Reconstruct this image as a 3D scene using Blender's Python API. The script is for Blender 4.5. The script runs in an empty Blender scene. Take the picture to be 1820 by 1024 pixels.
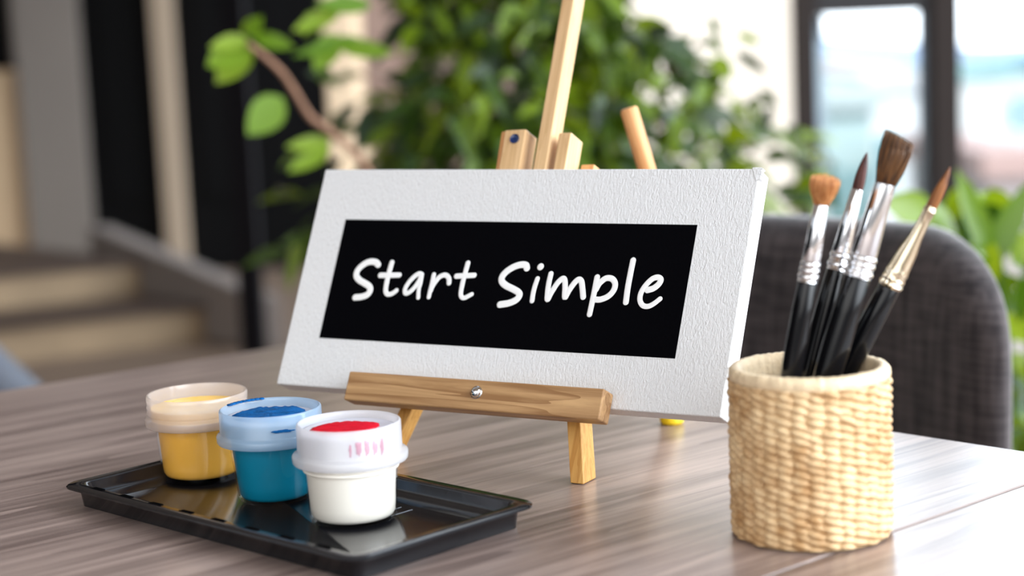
import bpy, bmesh, math, random
from mathutils import Vector, Matrix, noise
V = Vector
PI = math.pi
sc = bpy.context.scene
COL = sc.collection

# ------------------------------------------------------------------ camera
FPX = 3100.0; HY = 78.0; ROLL = math.radians(2.5); CH = 1.02
_p = math.atan((512 - HY) / FPX)
F = V((0, math.cos(_p), -math.sin(_p)))
_r0 = V((1, 0, 0)); _u0 = V((0, math.sin(_p), math.cos(_p)))
R = math.cos(ROLL) * _r0 - math.sin(ROLL) * _u0
U = math.sin(ROLL) * _r0 + math.cos(ROLL) * _u0
C = V((0, 0, CH))
def ray(x, y): return F + R * ((x - 910) / FPX) + U * ((512 - y) / FPX)
def at(x, y, Y):
    v = ray(x, y); return C + v * (Y / v.y)
def onz(x, y, z):
    v = ray(x, y); return C + v * ((z - CH) / v.z)
TZ = 0.75                                  # table top height

# ------------------------------------------------------------------ materials
def srgb(r, g, b):
    f = lambda c: (c / 255 / 12.92) if c / 255 <= 0.04045 else ((c / 255 + 0.055) / 1.055) ** 2.4
    return (f(r), f(g), f(b), 1)
class NT:
    def __init__(s, name):
        m = bpy.data.materials.new(name); m.use_nodes = True
        s.m = m; s.t = m.node_tree; s.t.nodes.clear()
        s.out = s.n('ShaderNodeOutputMaterial')
    def n(s, typ, **kw):
        o = s.t.nodes.new(typ)
        for k, v in kw.items():
            if hasattr(o, k): setattr(o, k, v)
            else: o.inputs[k.replace('_', ' ')].default_value = v
        return o
    def l(s, a, b): s.t.links.new(a, b)
def plain(name, col, rough=0.5, metal=0.0, coat=0.0, var=0.0, vscale=20, bump=0.0, bscale=200, **kw):
    k = NT(name); b = k.n('ShaderNodeBsdfPrincipled')
    b.inputs['Base Color'].default_value = col
    b.inputs['Roughness'].default_value = rough; b.inputs['Metallic'].default_value = metal
    b.inputs['Coat Weight'].default_value = coat
    for a, v in kw.items(): b.inputs[a.replace('_', ' ')].default_value = v
    tc = k.n('ShaderNodeTexCoord')
    if var:
        no = k.n('ShaderNodeTexNoise'); no.inputs['Scale'].default_value = vscale; no.inputs['Detail'].default_value = 4
        k.l(tc.outputs['Object'], no.inputs['Vector'])
        mr = k.n('ShaderNodeMapRange'); mr.inputs[1].default_value = 0.3; mr.inputs[2].default_value = 0.7
        mr.inputs[3].default_value = 1 - var; mr.inputs[4].default_value = 1 + var
        k.l(no.outputs[0], mr.inputs[0])
        mx = k.n('ShaderNodeMix'); mx.data_type = 'RGBA'; mx.blend_type = 'MULTIPLY'; mx.inputs[0].default_value = 1
        mx.inputs[6].default_value = col; k.l(mr.outputs[0], mx.inputs[7]); k.l(mx.outputs[2], b.inputs['Base Color'])
    if bump:
        no = k.n('ShaderNodeTexNoise'); no.inputs['Scale'].default_value = bscale; no.inputs['Detail'].default_value = 3
        k.l(tc.outputs['Object'], no.inputs['Vector'])
        bp = k.n('ShaderNodeBump'); bp.inputs['Strength'].default_value = bump; bp.inputs['Distance'].default_value = 0.001
        k.l(no.outputs[0], bp.inputs['Height']); k.l(bp.outputs[0], b.inputs['Normal'])
    k.l(b.outputs[0], k.out.inputs[0])
    return k.m
def wood(name, c_dark, c_light, axis, across=90, along=4, rough=0.5, lines=0.5, rot=0.0, bump=0.15, seed=0.0, coat=0.0, lscale=60):
    """grain runs along local axis 0/1/2"""
    k = NT(name); b = k.n('ShaderNodeBsdfPrincipled'); b.inputs['Roughness'].default_value = rough
    b.inputs['Coat Weight'].default_value = coat
    tc = k.n('ShaderNodeTexCoord'); mp = k.n('ShaderNodeMapping')
    s = [across] * 3; s[axis] = along
    mp0 = k.n('ShaderNodeMapping'); mp0.inputs['Rotation'].default_value = (0, 0, rot)
    k.l(tc.outputs['Object'], mp0.inputs['Vector'])
    mp.inputs['Scale'].default_value = s; mp.inputs['Location'].default_value = (seed, seed * 1.7, seed * 2.3)
    k.l(mp0.outputs[0], mp.inputs['Vector'])
    n1 = k.n('ShaderNodeTexNoise'); n1.inputs['Scale'].default_value = 1; n1.inputs['Detail'].default_value = 6; n1.inputs['Roughness'].default_value = 0.65
    n1.inputs['Distortion'].default_value = 0.6
    k.l(mp.outputs[0], n1.inputs['Vector'])
    mp2 = k.n('ShaderNodeMapping'); s2 = [lscale] * 3; s2[axis] = lscale * 0.045
    mp2.inputs['Scale'].default_value = s2; mp2.inputs['Location'].default_value = (seed * 3, seed, seed)
    k.l(mp0.outputs[0], mp2.inputs['Vector'])
    n2 = k.n('ShaderNodeTexNoise'); n2.inputs['Scale'].default_value = 1; n2.inputs['Detail'].default_value = 1.5; n2.inputs['Distortion'].default_value = 0.3
    k.l(mp2.outputs[0], n2.inputs['Vector'])
    # growth rings: sharp periodic lines from the slow noise
    mu = k.n('ShaderNodeMath', operation='MULTIPLY'); mu.inputs[1].default_value = 6.0; k.l(n2.outputs[0], mu.inputs[0])
    fr = k.n('ShaderNodeMath', operation='FRACT'); k.l(mu.outputs[0], fr.inputs[0])
    pw = k.n('ShaderNodeMath', operation='POWER'); pw.inputs[1].default_value = 3.0; k.l(fr.outputs[0], pw.inputs[0])
    ml = k.n('ShaderNodeMath', operation='MULTIPLY'); ml.inputs[1].default_value = lines; k.l(pw.outputs[0], ml.inputs[0])
    mr = k.n('ShaderNodeMapRange'); mr.inputs[1].default_value = 0.3; mr.inputs[2].default_value = 0.7; k.l(n1.outputs[0], mr.inputs[0])
    sb = k.n('ShaderNodeMath', operation='SUBTRACT'); sb.use_clamp = True
    k.l(mr.outputs[0], sb.inputs[0]); k.l(ml.outputs[0], sb.inputs[1])
    mx = k.n('ShaderNodeMix'); mx.data_type = 'RGBA'; mx.inputs[6].default_value = c_dark; mx.inputs[7].default_value = c_light
    k.l(sb.outputs[0], mx.inputs[0]); k.l(mx.outputs[2], b.inputs['Base Color'])
    bp = k.n('ShaderNodeBump'); bp.inputs['Strength'].default_value = bump; bp.inputs['Distance'].default_value = 0.0006
    k.l(n1.outputs[0], bp.inputs['Height']); k.l(bp.outputs[0], b.inputs['Normal'])
    k.l(b.outputs[0], k.out.inputs[0])
    return k.m
def thin_clear(name, tint=(1, 1, 1, 1), rough=0.02, extra=0.04):
    """clear wall, thin enough to let things be seen straight through, glossy by angle"""
    k = NT(name); ge = k.n('ShaderNodeNewGeometry'); dp = k.n('ShaderNodeVectorMath'); dp.operation = 'DOT_PRODUCT'
    k.l(ge.outputs['Normal'], dp.inputs[0]); k.l(ge.outputs['Incoming'], dp.inputs[1])
    ab = k.n('ShaderNodeMath', operation='ABSOLUTE'); k.l(dp.outputs['Value'], ab.inputs[0])
    su = k.n('ShaderNodeMath', operation='SUBTRACT'); su.inputs[0].default_value = 1; k.l(ab.outputs[0], su.inputs[1])
    po = k.n('ShaderNodeMath', operation='POWER'); po.inputs[1].default_value = 5; k.l(su.outputs[0], po.inputs[0])
    ad = k.n('ShaderNodeMath', operation='MULTIPLY_ADD'); ad.inputs[1].default_value = 0.8; ad.inputs[2].default_value = extra; ad.use_clamp = True; k.l(po.outputs[0], ad.inputs[0])
    t = k.n('ShaderNodeBsdfTransparent'); t.inputs[0].default_value = tint
    g = k.n('ShaderNodeBsdfGlossy'); g.inputs['Roughness'].default_value = rough
    m = k.n('ShaderNodeMixShader'); k.l(ad.outputs[0], m.inputs[0]); k.l(t.outputs[0], m.inputs[1]); k.l(g.outputs[0], m.inputs[2])
    k.l(m.outputs[0], k.out.inputs[0]); return k.m
def frosted(name, col, clear=0.35, rough=0.22, tl=0.42):
    k = NT(name)
    d = k.n('ShaderNodeBsdfDiffuse'); d.inputs[0].default_value = col
    tr = k.n('ShaderNodeBsdfTranslucent'); tr.inputs[0].default_value = col
    m1 = k.n('ShaderNodeMixShader'); m1.inputs[0].default_value = tl; k.l(d.outputs[0], m1.inputs[1]); k.l(tr.outputs[0], m1.inputs[2])
    t = k.n('ShaderNodeBsdfTransparent'); t.inputs[0].default_value = (0.97, 0.98, 1, 1)
    m2 = k.n('ShaderNodeMixShader'); m2.inputs[0].default_value = clear; k.l(m1.outputs[0], m2.inputs[1]); k.l(t.outputs[0], m2.inputs[2])
    g = k.n('ShaderNodeBsdfGlossy'); g.inputs['Roughness'].default_value = rough
    ge = k.n('ShaderNodeNewGeometry'); dp = k.n('ShaderNodeVectorMath'); dp.operation = 'DOT_PRODUCT'
    k.l(ge.outputs['Normal'], dp.inputs[0]); k.l(ge.outputs['Incoming'], dp.inputs[1])
    ab = k.n('ShaderNodeMath', operation='ABSOLUTE'); k.l(dp.outputs['Value'], ab.inputs[0])
    su = k.n('ShaderNodeMath', operation='SUBTRACT'); su.inputs[0].default_value = 1; k.l(ab.outputs[0], su.inputs[1])
    po = k.n('ShaderNodeMath', operation='POWER'); po.inputs[1].default_value = 5; k.l(su.outputs[0], po.inputs[0])
    fr = k.n('ShaderNodeMath', operation='MULTIPLY_ADD'); fr.inputs[1].default_value = 0.6; fr.inputs[2].default_value = .05; fr.use_clamp = True; k.l(po.outputs[0], fr.inputs[0])
    m3 = k.n('ShaderNodeMixShader'); k.l(fr.outputs[0], m3.inputs[0]); k.l(m2.outputs[0], m3.inputs[1]); k.l(g.outputs[0], m3.inputs[2])
    k.l(m3.outputs[0], k.out.inputs[0]); return k.m
def leafmat(name, c1, c2, c3, rough=0.35, tl=0.35):
    k = NT(name); b = k.n('ShaderNodeBsdfPrincipled'); b.inputs['Roughness'].default_value = rough
    b.inputs['Specular IOR Level'].default_value = 0.6
    ge = k.n('ShaderNodeNewGeometry'); cr = k.n('ShaderNodeValToRGB')
    cr.color_ramp.elements[0].color = c1; cr.color_ramp.elements[1].color = c3
    e = cr.color_ramp.elements.new(0.5); e.color = c2
    k.l(ge.outputs['Random Per Island'], cr.inputs[0]); k.l(cr.outputs[0], b.inputs['Base Color'])
    tr = k.n('ShaderNodeBsdfTranslucent')
    mx = k.n('ShaderNodeMix'); mx.data_type = 'RGBA'; mx.blend_type = 'MULTIPLY'; mx.inputs[0].default_value = 1
    k.l(cr.outputs[0], mx.inputs[6]); mx.inputs[7].default_value = (2.2, 1.7, 0.6, 1); k.l(mx.outputs[2], tr.inputs[0])
    m = k.n('ShaderNodeMixShader'); m.inputs[0].default_value = tl
    k.l(b.outputs[0], m.inputs[1]); k.l(tr.outputs[0], m.inputs[2]); k.l(m.outputs[0], k.out.inputs[0])
    return k.m

M = {}
_ta = math.atan2(0.626, 0.780)
M['table'] = wood('table laminate', srgb(114, 97, 91), srgb(184, 162, 152), 0, across=70, along=3.0, rough=0.30, lines=0.38, rot=-_ta, bump=0.45, lscale=30, coat=0.25)
M['table'].node_tree.nodes['Principled BSDF'].inputs['IOR'].default_value = 1.6
M['table'].node_tree.nodes['Principled BSDF'].inputs['Coat Roughness'].default_value = 0.2
M['ledge'] = wood('pine ledge', srgb(150, 108, 66), srgb(214, 172, 122), 1, across=110, along=5, rough=0.5, lines=0.6, lscale=75)
M['mast'] = wood('pale pine', srgb(200, 160, 112), srgb(232, 196, 150), 1, across=220, along=6, rough=0.5, lines=0.3, lscale=120, seed=2)
M['leg'] = wood('honey pine', srgb(196, 138, 62), srgb(234, 184, 104), 1, across=260, along=8, rough=0.45, lines=0.45, lscale=160, seed=4)
M['dowel'] = wood('orange pine', srgb(196, 138, 86), srgb(226, 172, 116), 1, across=160, along=6, rough=0.5, lines=0.3, lscale=100, seed=6)
M['yellowfoot'] = plain('yellow rubber', srgb(238, 200, 20), 0.4)
def canvasmat(name, col, rough, strength):
    k = NT(name); b = k.n('ShaderNodeBsdfPrincipled'); b.inputs['Base Color'].default_value = col; b.inputs['Roughness'].default_value = rough
    tc = k.n('ShaderNodeTexCoord'); mp = k.n('ShaderNodeMapping'); mp.inputs['Scale'].default_value = (820, 340, 400); mp.inputs['Rotation'].default_value = (0, 0, 0.12)
    k.l(tc.outputs['Object'], mp.inputs['Vector'])
    n = k.n('ShaderNodeTexNoise'); n.inputs['Scale'].default_value = 1; n.inputs['Detail'].default_value = 2.0; n.inputs['Distortion'].default_value = 0.8
    k.l(mp.outputs[0], n.inputs['Vector'])
    bp = k.n('ShaderNodeBump'); bp.inputs['Strength'].default_value = strength; bp.inputs['Distance'].default_value = 0.0010
    k.l(n.outputs[0], bp.inputs['Height']); k.l(bp.outputs[0], b.inputs['Normal']); k.l(b.outputs[0], k.out.inputs[0])
    return k.m
M['canvas'] = canvasmat('white primed canvas', (0.76, 0.765, 0.775, 1), 0.7, 0.7)
M['blackpaint'] = canvasmat('black paint', (0.0012, 0.0012, 0.002, 1), 0.8, 0.2)
M['blackpaint'].node_tree.nodes['Principled BSDF'].inputs['Specular IOR Level'].default_value = 0.03
M['letter'] = plain('white lettering', (0.95, 0.95, 0.95, 1), 0.6)
M['screw'] = plain('steel', (0.8, 0.8, 0.8, 1), 0.12, 1.0)
M['bluehole'] = plain('dark blue plug', srgb(12, 40, 90), 0.2, coat=0.5)
M['blackplastic'] = plain('black glossy plastic', (0.008, 0.008, 0.010, 1), 0.13, var=0.1, bump=0.02, bscale=300)
M['blackmatte'] = plain('black rim plastic', (0.010, 0.010, 0.012, 1), 0.38)
M['slot'] = plain('painted notch dark', (0.0008, 0.0008, 0.001, 1), 0.9, Specular_IOR_Level=0.02)
M['mark'] = plain('pale mould marks', srgb(150, 155, 165), 0.4)
M['glass'] = thin_clear('clear jar wall', (0.98, 0.98, 0.98, 1))
M['pane'] = thin_clear('window glass', (0.95, 0.98, 1.0, 1), extra=0.0)
M['yellow'] = plain('yellow paint', srgb(247, 184, 74), 0.4, var=0.03, vscale=60, coat=0.3)
M['yellowtop'] = plain('yellow paint surface', srgb(252, 200, 60), 0.25, var=0.1, vscale=70, bump=0.3, bscale=90, coat=0.6)
M['speck'] = plain('brown speck', srgb(110, 70, 20), 0.6)
M['teal'] = plain('teal blue paint', srgb(0, 130, 162), 0.4, var=0.03, vscale=60, coat=0.3)
M['bluetop'] = plain('blue paint surface', srgb(0, 84, 146), 0.8, Specular_IOR_Level=0.2, var=0.35, vscale=160, bump=0.9, bscale=350)
M['white'] = plain('white paint', srgb(250, 244, 232), 0.4, coat=0.2)
M['red'] = plain('red paint surface', srgb(204, 0, 34), 0.75, Specular_IOR_Level=0.15, var=0.12, vscale=200, bump=0.5, bscale=300)
M['pinksmear'] = frosted('pink smear', srgb(236, 110, 150), 0.62)
M['lidpink'] = frosted('clear threaded plastic', srgb(255, 242, 234), 0.62, .1)
M['lidblue'] = frosted('pale blue plastic', srgb(200, 228, 252), 0.48, .1)
M['lidwhite'] = frosted('milky plastic', srgb(252, 251, 254), 0.44, .1)
M['recess'] = frosted('milky lid disc', srgb(240, 238, 246), 0.1)
def strawmat():
    k = NT('woven straw'); b = k.n('ShaderNodeBsdfPrincipled'); b.inputs['Roughness'].default_value = 0.55
    tc = k.n('ShaderNodeTexCoord')
    n = k.n('ShaderNodeTexNoise'); n.inputs['Scale'].default_value = 130; n.inputs['Detail'].default_value = 4; k.l(tc.outputs['Object'], n.inputs['Vector'])
    n2 = k.n('ShaderNodeTexNoise'); n2.inputs['Scale'].default_value = 28; n2.inputs['Detail'].default_value = 2; k.l(tc.outputs['Object'], n2.inputs['Vector'])
    ad = k.n('ShaderNodeMath', operation='ADD'); k.l(n.outputs[0], ad.inputs[0]); k.l(n2.outputs[0], ad.inputs[1])
    mr = k.n('ShaderNodeMapRange'); mr.inputs[1].default_value = 0.75; mr.inputs[2].default_value = 1.2; k.l(ad.outputs[0], mr.inputs[0])
    mx = k.n('ShaderNodeMix'); mx.data_type = 'RGBA'; mx.inputs[6].default_value = srgb(182, 140, 92); mx.inputs[7].default_value = srgb(226, 196, 152)
    k.l(mr.outputs[0], mx.inputs[0]); k.l(mx.outputs[2], b.inputs['Base Color'])
    mp = k.n('ShaderNodeMapping'); mp.inputs['Scale'].default_value = (500, 500, 2200); k.l(tc.outputs['Object'], mp.inputs['Vector'])
    n3 = k.n('ShaderNodeTexNoise'); n3.inputs['Scale'].default_value = 1; k.l(mp.outputs[0], n3.inputs['Vector'])
    bp = k.n('ShaderNodeBump'); bp.inputs['Strength'].default_value = 0.35; bp.inputs['Distance'].default_value = 0.0005
    k.l(n3.outputs[0], bp.inputs['Height']); k.l(bp.outputs[0], b.inputs['Normal']); k.l(b.outputs[0], k.out.inputs[0]); return k.m
M['straw'] = strawmat()
M['strawrim'] = plain('pale woven rim', srgb(232, 208, 172), 0.6, var=0.12, vscale=150, bump=0.6, bscale=400)
M['handle'] = plain('black lacquer', (0.004, 0.004, 0.005, 1), 0.12, Specular_IOR_Level=0.32)
M['silver'] = plain('polished ferrule', (0.86, 0.86, 0.88, 1), 0.13, 1.0)
M['brass'] = plain('champagne ferrule', (0.80, 0.68, 0.50, 1), 0.16, 1.0)
def bristle(name, c1, c2):
    k = NT(name); b = k.n('ShaderNodeBsdfPrincipled'); b.inputs['Roughness'].default_value = 0.45
    tc = k.n('ShaderNodeTexCoord'); mp = k.n('ShaderNodeMapping'); mp.inputs['Scale'].default_value = (900, 900, 30); k.l(tc.outputs['Object'], mp.inputs['Vector'])
    n = k.n('ShaderNodeTexNoise'); n.inputs['Scale'].default_value = 1; n.inputs['Detail'].default_value = 2; k.l(mp.outputs[0], n.inputs['Vector'])
    mr = k.n('ShaderNodeMapRange'); mr.inputs[1].default_value = 0.35; mr.inputs[2].default_value = 0.65; k.l(n.outputs[0], mr.inputs[0])
    mx = k.n('ShaderNodeMix'); mx.data_type = 'RGBA'; mx.inputs[6].default_value = c1; mx.inputs[7].default_value = c2
    k.l(mr.outputs[0], mx.inputs[0]); k.l(mx.outputs[2], b.inputs['Base Color'])
    bp = k.n('ShaderNodeBump'); bp.inputs['Strength'].default_value = 0.8; bp.inputs['Distance'].default_value = 0.0006
    k.l(n.outputs[0], bp.inputs['Height']); k.l(bp.outputs[0], b.inputs['Normal']); k.l(b.outputs[0], k.out.inputs[0]); return k.m
M['b_fan'] = bristle('golden bristle', srgb(170, 100, 50), srgb(232, 172, 112))
M['b_dark'] = bristle('dark red brown bristle', srgb(52, 18, 14), srgb(104, 48, 34))
M['b_flat'] = bristle('brown bristle', srgb(52, 30, 18), srgb(128, 86, 46))
M['b_point'] = bristle('sable bristle', srgb(96, 52, 24), srgb(164, 104, 54))
def fabric():
    k = NT('grey upholstery'); b = k.n('ShaderNodeBsdfPrincipled'); b.inputs['Roughness'].default_value = 0.9
    b.inputs['Sheen Weight'].default_value = 0.8; b.inputs['Sheen Roughness'].default_value = 0.4; b.inputs['Specular IOR Level'].default_value = 0.2
    tc = k.n('ShaderNodeTexCoord')
    outs = []
    for s in ((400, 400, 30), (60, 60, 700)):
        mp = k.n('ShaderNodeMapping'); mp.inputs['Scale'].default_value = s; k.l(tc.outputs['Object'], mp.inputs['Vector'])
        n = k.n('ShaderNodeTexNoise'); n.inputs['Scale'].default_value = 0.35; n.inputs['Detail'].default_value = 3; k.l(mp.outputs[0], n.inputs['Vector']); outs.append(n)
    ad = k.n('ShaderNodeMath', operation='ADD'); k.l(outs[0].outputs[0], ad.inputs[0]); k.l(outs[1].outputs[0], ad.inputs[1])
    mr = k.n('ShaderNodeMapRange'); mr.inputs[1].default_value = 0.75; mr.inputs[2].default_value = 1.25; k.l(ad.outputs[0], mr.inputs[0])
    mx = k.n('ShaderNodeMix'); mx.data_type = 'RGBA'; mx.inputs[6].default_value = srgb(38, 34, 36); mx.inputs[7].default_value = srgb(82, 75, 76)
    k.l(mr.outputs[0], mx.inputs[0]); k.l(mx.outputs[2], b.inputs['Base Color'])
    bp = k.n('ShaderNodeBump'); bp.inputs['Strength'].default_value = 0.4; bp.inputs['Distance'].default_value = 0.001
    k.l(ad.outputs[0], bp.inputs['Height']); k.l(bp.outputs[0], b.inputs['Normal']); k.l(b.outputs[0], k.out.inputs[0]); return k.m
M['fabric'] = fabric()
M['palefabric'] = plain('pale blue grey fabric', srgb(122, 128, 140), 0.9, var=0.05, bump=0.3, bscale=500)
M['darkmetal'] = plain('dark metal', srgb(38, 34, 34), 0.4, 0.6)
M['frame'] = plain('window frame paint', srgb(34, 29, 28), 0.8, Specular_IOR_Level=0.15, var=0.05)
M['greyrail'] = plain('pale grey stile', srgb(150, 160, 168), 0.5)
M['framedark'] = plain('window gasket', srgb(18, 18, 22), 0.4)
M['whitewall'] = plain('white plaster', srgb(246, 243, 238), 0.85, var=0.02, vscale=2, bump=0.2, bscale=60)
M['greywall'] = plain('grey plaster', srgb(122, 114, 107), 0.9, var=0.04, vscale=2, bump=0.2, bscale=60)
M['tanwall'] = plain('tan plaster', srgb(206, 178, 144), 0.9, var=0.04, vscale=2)
M['mauvewall'] = plain('mauve brown plaster', srgb(140, 120, 112), 0.9, var=0.05, vscale=3)
M['beige'] = plain('beige plaster', srgb(214, 190, 160), 0.9, var=0.04, vscale=3)
M['unlitblack'] = plain('unlit interior black', (0.0015, 0.0015, 0.0018, 1), 0.6, Specular_IOR_Level=0.1)  # black colour stands in for an unlit interior
M['darkbrown'] = plain('dark brown tile', srgb(66, 51, 42), 0.6, var=0.15, vscale=4)
M['riser'] = plain('tan stone riser', srgb(150, 128, 101), 0.7, var=0.12, vscale=5)
M['parapet'] = plain('grey parapet plaster', srgb(128, 119, 114), 0.9, var=0.04, vscale=3)
M['floor'] = plain('stone floor', srgb(110, 92, 78), 0.6, var=0.1, vscale=4)
M['ceiling'] = plain('ceiling plaster', srgb(200, 196, 190), 0.9)
M['leaf'] = leafmat('ficus leaf', srgb(20, 36, 8), srgb(54, 80, 13), srgb(124, 150, 28), rough=0.34, tl=0.28)
M['leafbright'] = leafmat('young leaf', srgb(84, 124, 22), srgb(112, 148, 30), srgb(140, 168, 52), rough=0.4, tl=.25)
M['leafbroad'] = leafmat('broad leaf', srgb(40, 76, 18), srgb(84, 122, 20), srgb(146, 172, 36), rough=0.25, tl=.3)
M['bark'] = plain('bark', srgb(140, 104, 82), 0.8, var=0.15, vscale=60)
M['pot'] = plain('grey pot', srgb(120, 116, 112), 0.7, var=0.05)
M['soil'] = plain('soil', srgb(52, 38, 28), 0.95, var=0.2, vscale=60)

# ------------------------------------------------------------------ mesh helpers
class MB:
    def __init__(s): s.v = []; s.f = []
    def add(s, vs, fs):
        o = len(s.v); s.v += [tuple(p) for p in vs]; s.f += [tuple(i + o for i in f) for f in fs]
    def box(s, x0, x1, y0, y1, z0, z1):
        s.add([(x, y, z) for z in (z0, z1) for y in (y0, y1) for x in (x0, x1)],
              [(0, 2, 3, 1), (4, 5, 7, 6), (0, 1, 5, 4), (2, 6, 7, 3), (0, 4, 6, 2), (1, 3, 7, 5)])
    def prism(s, poly, z0, z1):
        n = len(poly)
        s.add([(p[0], p[1], z0) for p in poly] + [(p[0], p[1], z1) for p in poly],
              [tuple(range(n - 1, -1, -1)), tuple(range(n, 2 * n))] + [(i, (i + 1) % n, n + (i + 1) % n, n + i) for i in range(n)])
    def prism3(s, bot, top):
        n = len(bot)
        s.add(list(bot) + list(top), [tuple(range(n - 1, -1, -1)), tuple(range(n, 2 * n))] + [(i, (i + 1) % n, n + (i + 1) % n, n + i) for i in range(n)])
    def lathe(s, prof, n=64, c=(0, 0, 0), closed=False):
        vs = []; m = len(prof)
        for i in range(n):
            a = 2 * PI * i / n; ca, sa = math.cos(a), math.sin(a)
            vs += [(c[0] + r * ca, c[1] + r * sa, c[2] + z) for r, z in prof]
        fs = []
        mm = m if closed else m - 1
        for i in range(n):
            j = (i + 1) % n
            for q in range(mm):
                q2 = (q + 1) % m
                fs.append((i * m + q, j * m + q, j * m + q2, i * m + q2))
        if not closed:
            if prof[0][0] > 1e-6: fs.append(tuple(i * m for i in range(n - 1, -1, -1)))
            if prof[-1][0] > 1e-6: fs.append(tuple(i * m + m - 1 for i in range(n)))
        s.add(vs, fs)
    def tube(s, pts, rad, n=12, cap=True):
        pts = [V(p) for p in pts]; rs = rad if isinstance(rad, (list, tuple)) else [rad] * len(pts)
        up = V((0, 0, 1)); vs = []
        for i, p in enumerate(pts):
            t = (pts[min(i + 1, len(pts) - 1)] - pts[max(i - 1, 0)]).normalized()
            if abs(t.dot(up)) > 0.98: up = V((1, 0, 0))
            a = t.cross(up).normalized(); b = a.cross(t).normalized(); up = b
            vs += [p + (a * math.cos(2 * PI * q / n) + b * math.sin(2 * PI * q / n)) * rs[i] for q in range(n)]
        fs = [(i * n + q, i * n + (q + 1) % n, (i + 1) * n + (q + 1) % n, (i + 1) * n + q) for i in range(len(pts) - 1) for q in range(n)]
        if cap: fs += [tuple(range(n - 1, -1, -1)), tuple((len(pts) - 1) * n + q for q in range(n))]
        s.add(vs, fs)
    def build(s, name, mat, parent=None, mtx=None, smooth=False, bevel=0, seg=3, sub=0, fix=True):
        me = bpy.data.meshes.new(name); me.from_pydata(s.v, [], s.f)
        bm = bmesh.new(); bm.from_mesh(me)
        if fix:
            bmesh.ops.remove_doubles(bm, verts=bm.verts, dist=1e-7)
            bmesh.ops.recalc_face_normals(bm, faces=bm.faces)
        bm.to_mesh(me); bm.free(); me.update()
        me.materials.append(mat)
        o = bpy.data.objects.new(name, me); COL.objects.link(o)
        if parent is not None: o.parent = parent
        if mtx is not None: o.matrix_local = mtx
        if smooth:
            for p in me.polygons: p.use_smooth = True
            if smooth != 'all':
                me.set_sharp_from_angle(angle=math.radians(smooth if smooth is not True else 40))
        if bevel:
            b = o.modifiers.new('bevel', 'BEVEL'); b.width = bevel; b.segments = seg; b.limit_method = 'ANGLE'
            for p in me.polygons: p.use_smooth = True
            b.harden_normals = True
        if sub:
            b = o.modifiers.new('sub', 'SUBSURF'); b.levels = sub; b.render_levels = sub
        return o
def tag(o, label=None, cat=None, group=None, kind=None):
    if label: o['label'] = label
    if cat: o['category'] = cat
    if group: o['group'] = group
    if kind: o['kind'] = kind
    return o
def thing(name, label, cat, loc=(0, 0, 0), rot=None, group=None):
    o = bpy.data.objects.new(name, None); COL.objects.link(o); o.empty_display_size = 0.02
    m = Matrix.Translation(V(loc))
    if rot is not None: m = m @ rot
    o.matrix_world = m
    return tag(o, label, cat, group)
def axes(X, Y, Z, o=(0, 0, 0)):
    m = Matrix((V(X), V(Y), V(Z))).transposed().to_4x4(); m.translation = V(o); return m
def beam(name, p0, p1, w, d, mat, parent, zdir=(0, 0, 1), bevel=0.0008, taper=None):
    """bar from p0 to p1: width w across, depth d along zdir; local Y runs down its length"""
    p0, p1 = V(p0), V(p1); Y = (p1 - p0).normalized(); Z = V(zdir); Z = (Z - Y * Z.dot(Y)).normalized(); X = Y.cross(Z)
    L = (p1 - p0).length; mb = MB(); t = taper or 1
    a, b = w / 2, d / 2
    mb.prism3([(-a, 0, -b), (a, 0, -b), (a, 0, b), (-a, 0, b)], [(-a * t, L, -b * t), (a * t, L, -b * t), (a * t, L, b * t), (-a * t, L, b * t)])
    return mb.build(name, mat, parent, axes(X, Y, Z, p0), bevel=bevel)
def struct(o): o['kind'] = 'structure'; return o
def catmull(P, n=10):
    P = [V(p) for p in P]; out = []
    Q = [P[0] * 2 - P[1]] + P + [P[-1] * 2 - P[-2]]
    for i in range(1, len(Q) - 2):
        p0, p1, p2, p3 = Q[i - 1:i + 3]
        for k in range(n):
            t = k / n
            out.append(0.5 * ((2 * p1) + (p2 - p0) * t + (2 * p0 - 5 * p1 + 4 * p2 - p3) * t * t + (3 * p1 - p0 - 3 * p2 + p3) * t ** 3))
    out.append(P[-1]); return out

# ------------------------------------------------------------------ table
C0 = V((-0.198, 1.620)); gd = V((-0.7956, -0.6058)); vd = V((0.6924, -0.7215))
g1 = V((0.12540, 0.84950)); g2 = V((0.29598, 0.99869)); gdir = (g2 - g1).normalized()
def line_x(p, d, q, e):
    t = ((q - p).x * e.y - (q - p).y * e.x) / (d.x * e.y - d.y * e.x); return p + d * t
P1 = C0 + gd * 1.7; P2 = P1 + vd * 1.12; P3 = C0 + vd * 1.12
ga = line_x(C0, vd, g1, gdir); gb = line_x(P1, vd, g1, gdir)
nn = V((-gdir.y, gdir.x)); half = 0.0009
table = thing('dining_table', 'grey-brown wood-grain dining table with a plank seam, carrying the easel, tray and basket', 'table', (0, 0, 0))
mb = MB(); mb.prism([C0, ga + nn * half, gb + nn * half, P1][::-1], TZ - 0.03, TZ)
mb.build('tabletop_board', M['table'], table, bevel=0.0012)
mb = MB(); mb.prism([ga - nn * half, P3, P2, gb - nn * half][::-1], TZ - 0.03, TZ)
mb.build('tabletop_board', M['table'], table, bevel=0.0012)
mb = MB()
ins = [C0 + gd * .08 + vd * .08, P1 - gd * .08 + vd * .08, P2 - gd * .08 - vd * .08, P3 + gd * .08 - vd * .08]
mb.prism([C0 + gd * .05 + vd * .05, P1 - gd * .05 + vd * .05, P2 - gd * .05 - vd * .05, P3 + gd * .05 - vd * .05][::-1], TZ - 0.09, TZ - 0.0305)
mb.build('apron', M['darkmetal'], table)
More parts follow.
